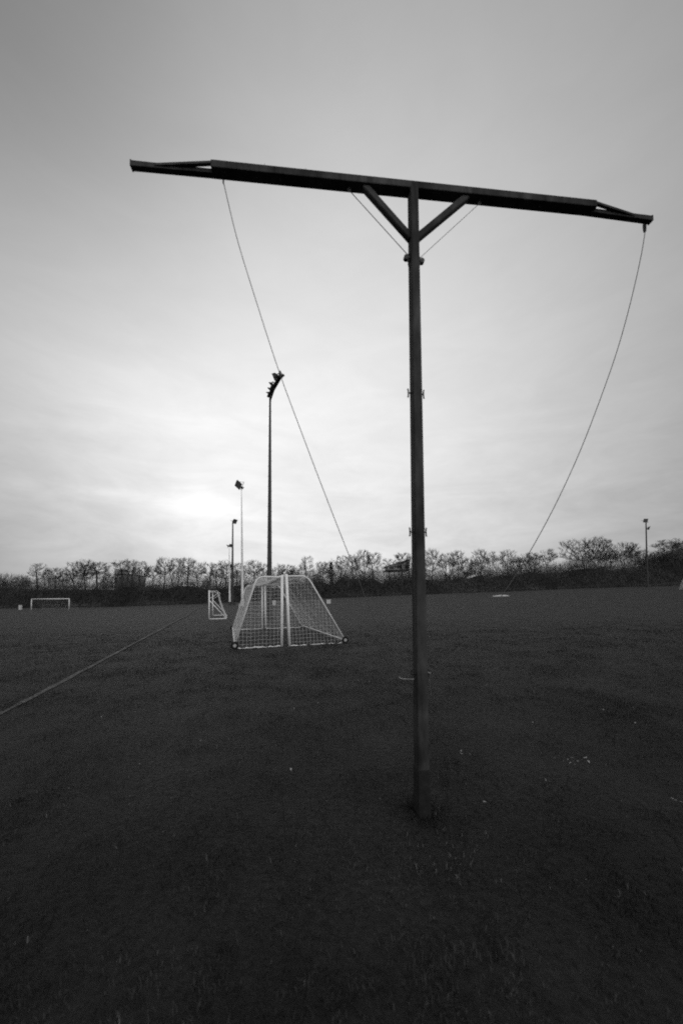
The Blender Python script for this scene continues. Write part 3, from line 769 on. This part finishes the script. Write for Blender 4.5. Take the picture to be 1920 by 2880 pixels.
# column in the photo, top row, crown width in pixels, depth, kind, label
TREES = [
 (2, 1622, 40, 112, 'bush', 'low bare tree cut by the left edge of the picture'),
 (62, 1614, 50, 108, 'bush', 'low bushy bare tree above the distant goal\'s left post'),
 (108, 1581, 40, 112, 'slim', 'slender open bare tree above the distant goal, tallest at the left end'),
 (134, 1594, 26, 114, 'twin', 'very thin bare tree just right of the slender tall one'),
 (157, 1594, 36, 111, 'up', 'narrow bare tree left of the small leaning round one'),
 (180, 1607, 38, 108, 'round', 'small rounded bare tree above the distant goal\'s right post'),
 (216, 1577, 58, 110, 'twin', 'dense bare tree forming the left side of the big rounded clump'),
 (243, 1570, 66, 113, 'round', 'tallest bare tree in the middle of the big rounded clump'),
 (275, 1578, 64, 109, 'up', 'spreading bare tree on the right of the big rounded clump'),
 (306, 1603, 46, 112, 'bush', 'low bare tree just left of the flat-roofed building'),
 (345, 1573, 48, 110, 'up', 'pale thin bare tree standing in front of the flat-roofed building'),
 (370, 1569, 44, 112, 'slim', 'pale bare tree at the right end of the flat-roofed building'),
 (399, 1576, 44, 110, 'twin', 'dark trunked bare tree right of the flat-roofed building'),
 (428, 1588, 46, 113, 'round', 'lower bare tree left of the pointed crowned tree'),
 (461, 1563, 54, 110, 'round', 'bare tree with a pointed crown, tallest of the left half'),
 (496, 1566, 50, 108, 'twin', 'dense upright bare tree right of the pointed crowned tree'),
 (527, 1565, 48, 110, 'up', 'upright bare tree second right of the pointed crowned tree'),
 (556, 1578, 48, 109, 'round', 'rounded bare tree above the small white hut on the left'),
 (589, 1577, 44, 114, 'slim', 'open bare tree right of the small white hut, above the braced goal'),
 (612, 1582, 40, 110, 'twin', 'bare tree above the braced goal\'s net'),
 (634, 1571, 46, 111, 'up2', 'bare tree just left of the two far masts'),
 (667, 1580, 42, 110, 'up', 'bare tree between the dark slim mast and the white mast'),
 (712, 1571, 58, 113, 'round', 'pale open bare tree between the white mast and the tall dark mast'),
 (738, 1582, 40, 109, 'twin', 'bare tree touching the left side of the tall dark mast'),
 (781, 1580, 48, 106, 'bush', 'dark twiggy bare tree touching the right side of the tall dark mast'),
 (804, 1585, 48, 108, 'twin', 'dark twiggy bare tree over the paired goals\' crossbars'),
 (828, 1586, 40, 110, 'bush', 'low bare tree over the top corner of the right paired goal'),
 (862, 1561, 42, 113, 'slim', 'pale feathery bare tree alone before the gap'),
 (906, 1577, 36, 112, 'up', 'thin bare tree in the gap, left of the ivy covered tree'),
 (931, 1568, 34, 107, 'ivy', 'dark ivy covered tree right of the gap'),
 (960, 1560, 42, 109, 'twin', 'bare tree between the ivy covered tree and the long left rope'),
 (990, 1556, 42, 108, 'up2', 'bare tree just right of where the left rope crosses the trees'),
 (1019, 1543, 48, 110, 'twin', 'tallest bare tree left of the pendulum pole'),
 (1048, 1551, 46, 110, 'up', 'bare tree at the right end of the clump beside the slant-roofed building'),
 (1092, 1568, 44, 124, 'slim', 'faint bare tree rising behind the slanted roof\'s low end'),
 (1130, 1552, 48, 111, 'up', 'bare tree overlapping the slant-roofed building\'s high end'),
 (1152, 1558, 34, 110, 'bush', 'bare tree half hidden by the left side of the pendulum pole'),
 (1212, 1539, 60, 110, 'round', 'round bare tree half hidden by the right side of the pendulum pole'),
 (1254, 1553, 54, 109, 'twin', 'lower bare tree second right of the pendulum pole'),
 (1284, 1544, 52, 112, 'round', 'thin branched bare tree third right of the pendulum pole'),
 (1309, 1563, 42, 107, 'bush', 'dark dense tree low among the bare ones right of the pole'),
 (1349, 1540, 52, 112, 'round', 'pale airy bare tree midway between pole and right rope'),
 (1377, 1548, 42, 108, 'fan', 'curved trunk bare tree right of the pale airy one'),
 (1425, 1543, 62, 111, 'round', 'open bare tree left of where the right rope meets the bank'),
 (1449, 1566, 40, 107, 'bush', 'small bare tree just left of the right rope'),
 (1477, 1553, 44, 108, 'fan', 'small fan shaped bare tree crossed by the right rope'),
 (1498, 1551, 36, 110, 'twin', 'narrow bare tree just right of the right rope'),
 (1536, 1542, 56, 109, 'fan', 'neat fan crowned bare tree between the right rope and the broad tree'),
 (1637, 1510, 116, 108, 'wide', 'broadest bare tree with a wide arching crown on the right'),
 (1676, 1511, 74, 110, 'wide', 'tall bare tree overlapping the right half of the broadest one'),
 (1714, 1541, 56, 112, 'round', 'thin bare tree behind the long white hut'),
 (1750, 1522, 84, 109, 'wide', 'spreading bare tree left of the far right mast'),
 (1780, 1532, 54, 113, 'fan', 'thin bare tree just left of the far right mast'),
 (1810, 1558, 50, 108, 'bush', 'low bare tree behind the far right mast'),
 (1884, 1514, 74, 109, 'fan', 'bare tree rising from the evergreen bushes near the right edge'),
 (1918, 1518, 60, 108, 'wide', 'bare tree cut by the right edge of the picture'),
]
RT = random.Random(3)
for px, ytop, wpx, Y, kind, label in TREES:
    tp = at(px, ytop, Y); zb = gz(tp.x, Y) ; P_ = PROTO[kind]
    o = P_[0] if not P_[3] else copy_tree(P_[0]); P_[3] = True
    o.location = (tp.x, Y, zb); hgt = (tp.z - zb)
    wm = wpx/F*Y*.92
    o.scale = (wm/P_[2], wm/P_[2]*RT.uniform(.9, 1.1), hgt/P_[1]); o.rotation_euler = (0, 0, RT.choice([0, math.pi]) + RT.uniform(-.25, .25))
    tag(o, label, 'tree', 'bare trees on the bank')

# ------------------------------------------------------------------ pale leaves scattered on the grass
def leafmesh():
    b = MB()
    for i, (y, w_, z) in enumerate(((-1, .1, .0), (-.4, .5, .16), (.3, .42, .22), (1, .05, .10))):
        b.v += [(-w_, y, z+.12*w_), (0, y, z-.02), (w_, y, z+.12*w_)]
        if i:
            k = 3*(i-1); b.f += [(k, k+1, k+4, k+3), (k+1, k+2, k+5, k+4)]
    return b
SP = [(1560,2140),(1582,2147),(1596,2143),(1608,2139),(1612,2149),(1604,2153),(1625,2150),(1644,2140),(1649,2138),(1655,2150),(1587,2160),(1617,2160),(1534,2202),(1749,2263),(1889,2255),(1898,2260),(1916,2266),
      (1265,1962),(1344,1995),(1368,1931),(1310,1984),(1498,2038),(1697,2001),(1786,2039),(1690,2000),(1268,2115),(1297,2120),(1085,1860),(1094,1858),(1106,1858),(1126,1859),(1007,1918),(1038,1921),(1078,1860),(1297,2128),
      (391,2158),(284,2176),(481,2254),(363,2250),(564,2091),(698,1946),(827,1998),(894,1982),(818,2173),(285,2022),(1362,2266)]
leaf0 = None; RL = random.Random(9)
for px, py in SP:
    p = hit(px, py)
    if leaf0 is None:
        leaf0 = leafmesh().build('fallen_leaf', MT['leaf']); o = leaf0
        tag(o, 'tiny pale leaf lying on the dark grass', 'leaf', 'pale leaves scattered on the grass')
    else: o = leaf0.copy(); col.objects.link(o)
    o.location = p + Vector((0,0,.022)); sz = RL.uniform(.009, .017)*(.75+.08*p.y); o.scale = (sz, sz, sz)
    o.rotation_euler = (RL.uniform(-.5,.5), RL.uniform(-.5,.5), RL.uniform(0, 6.28))
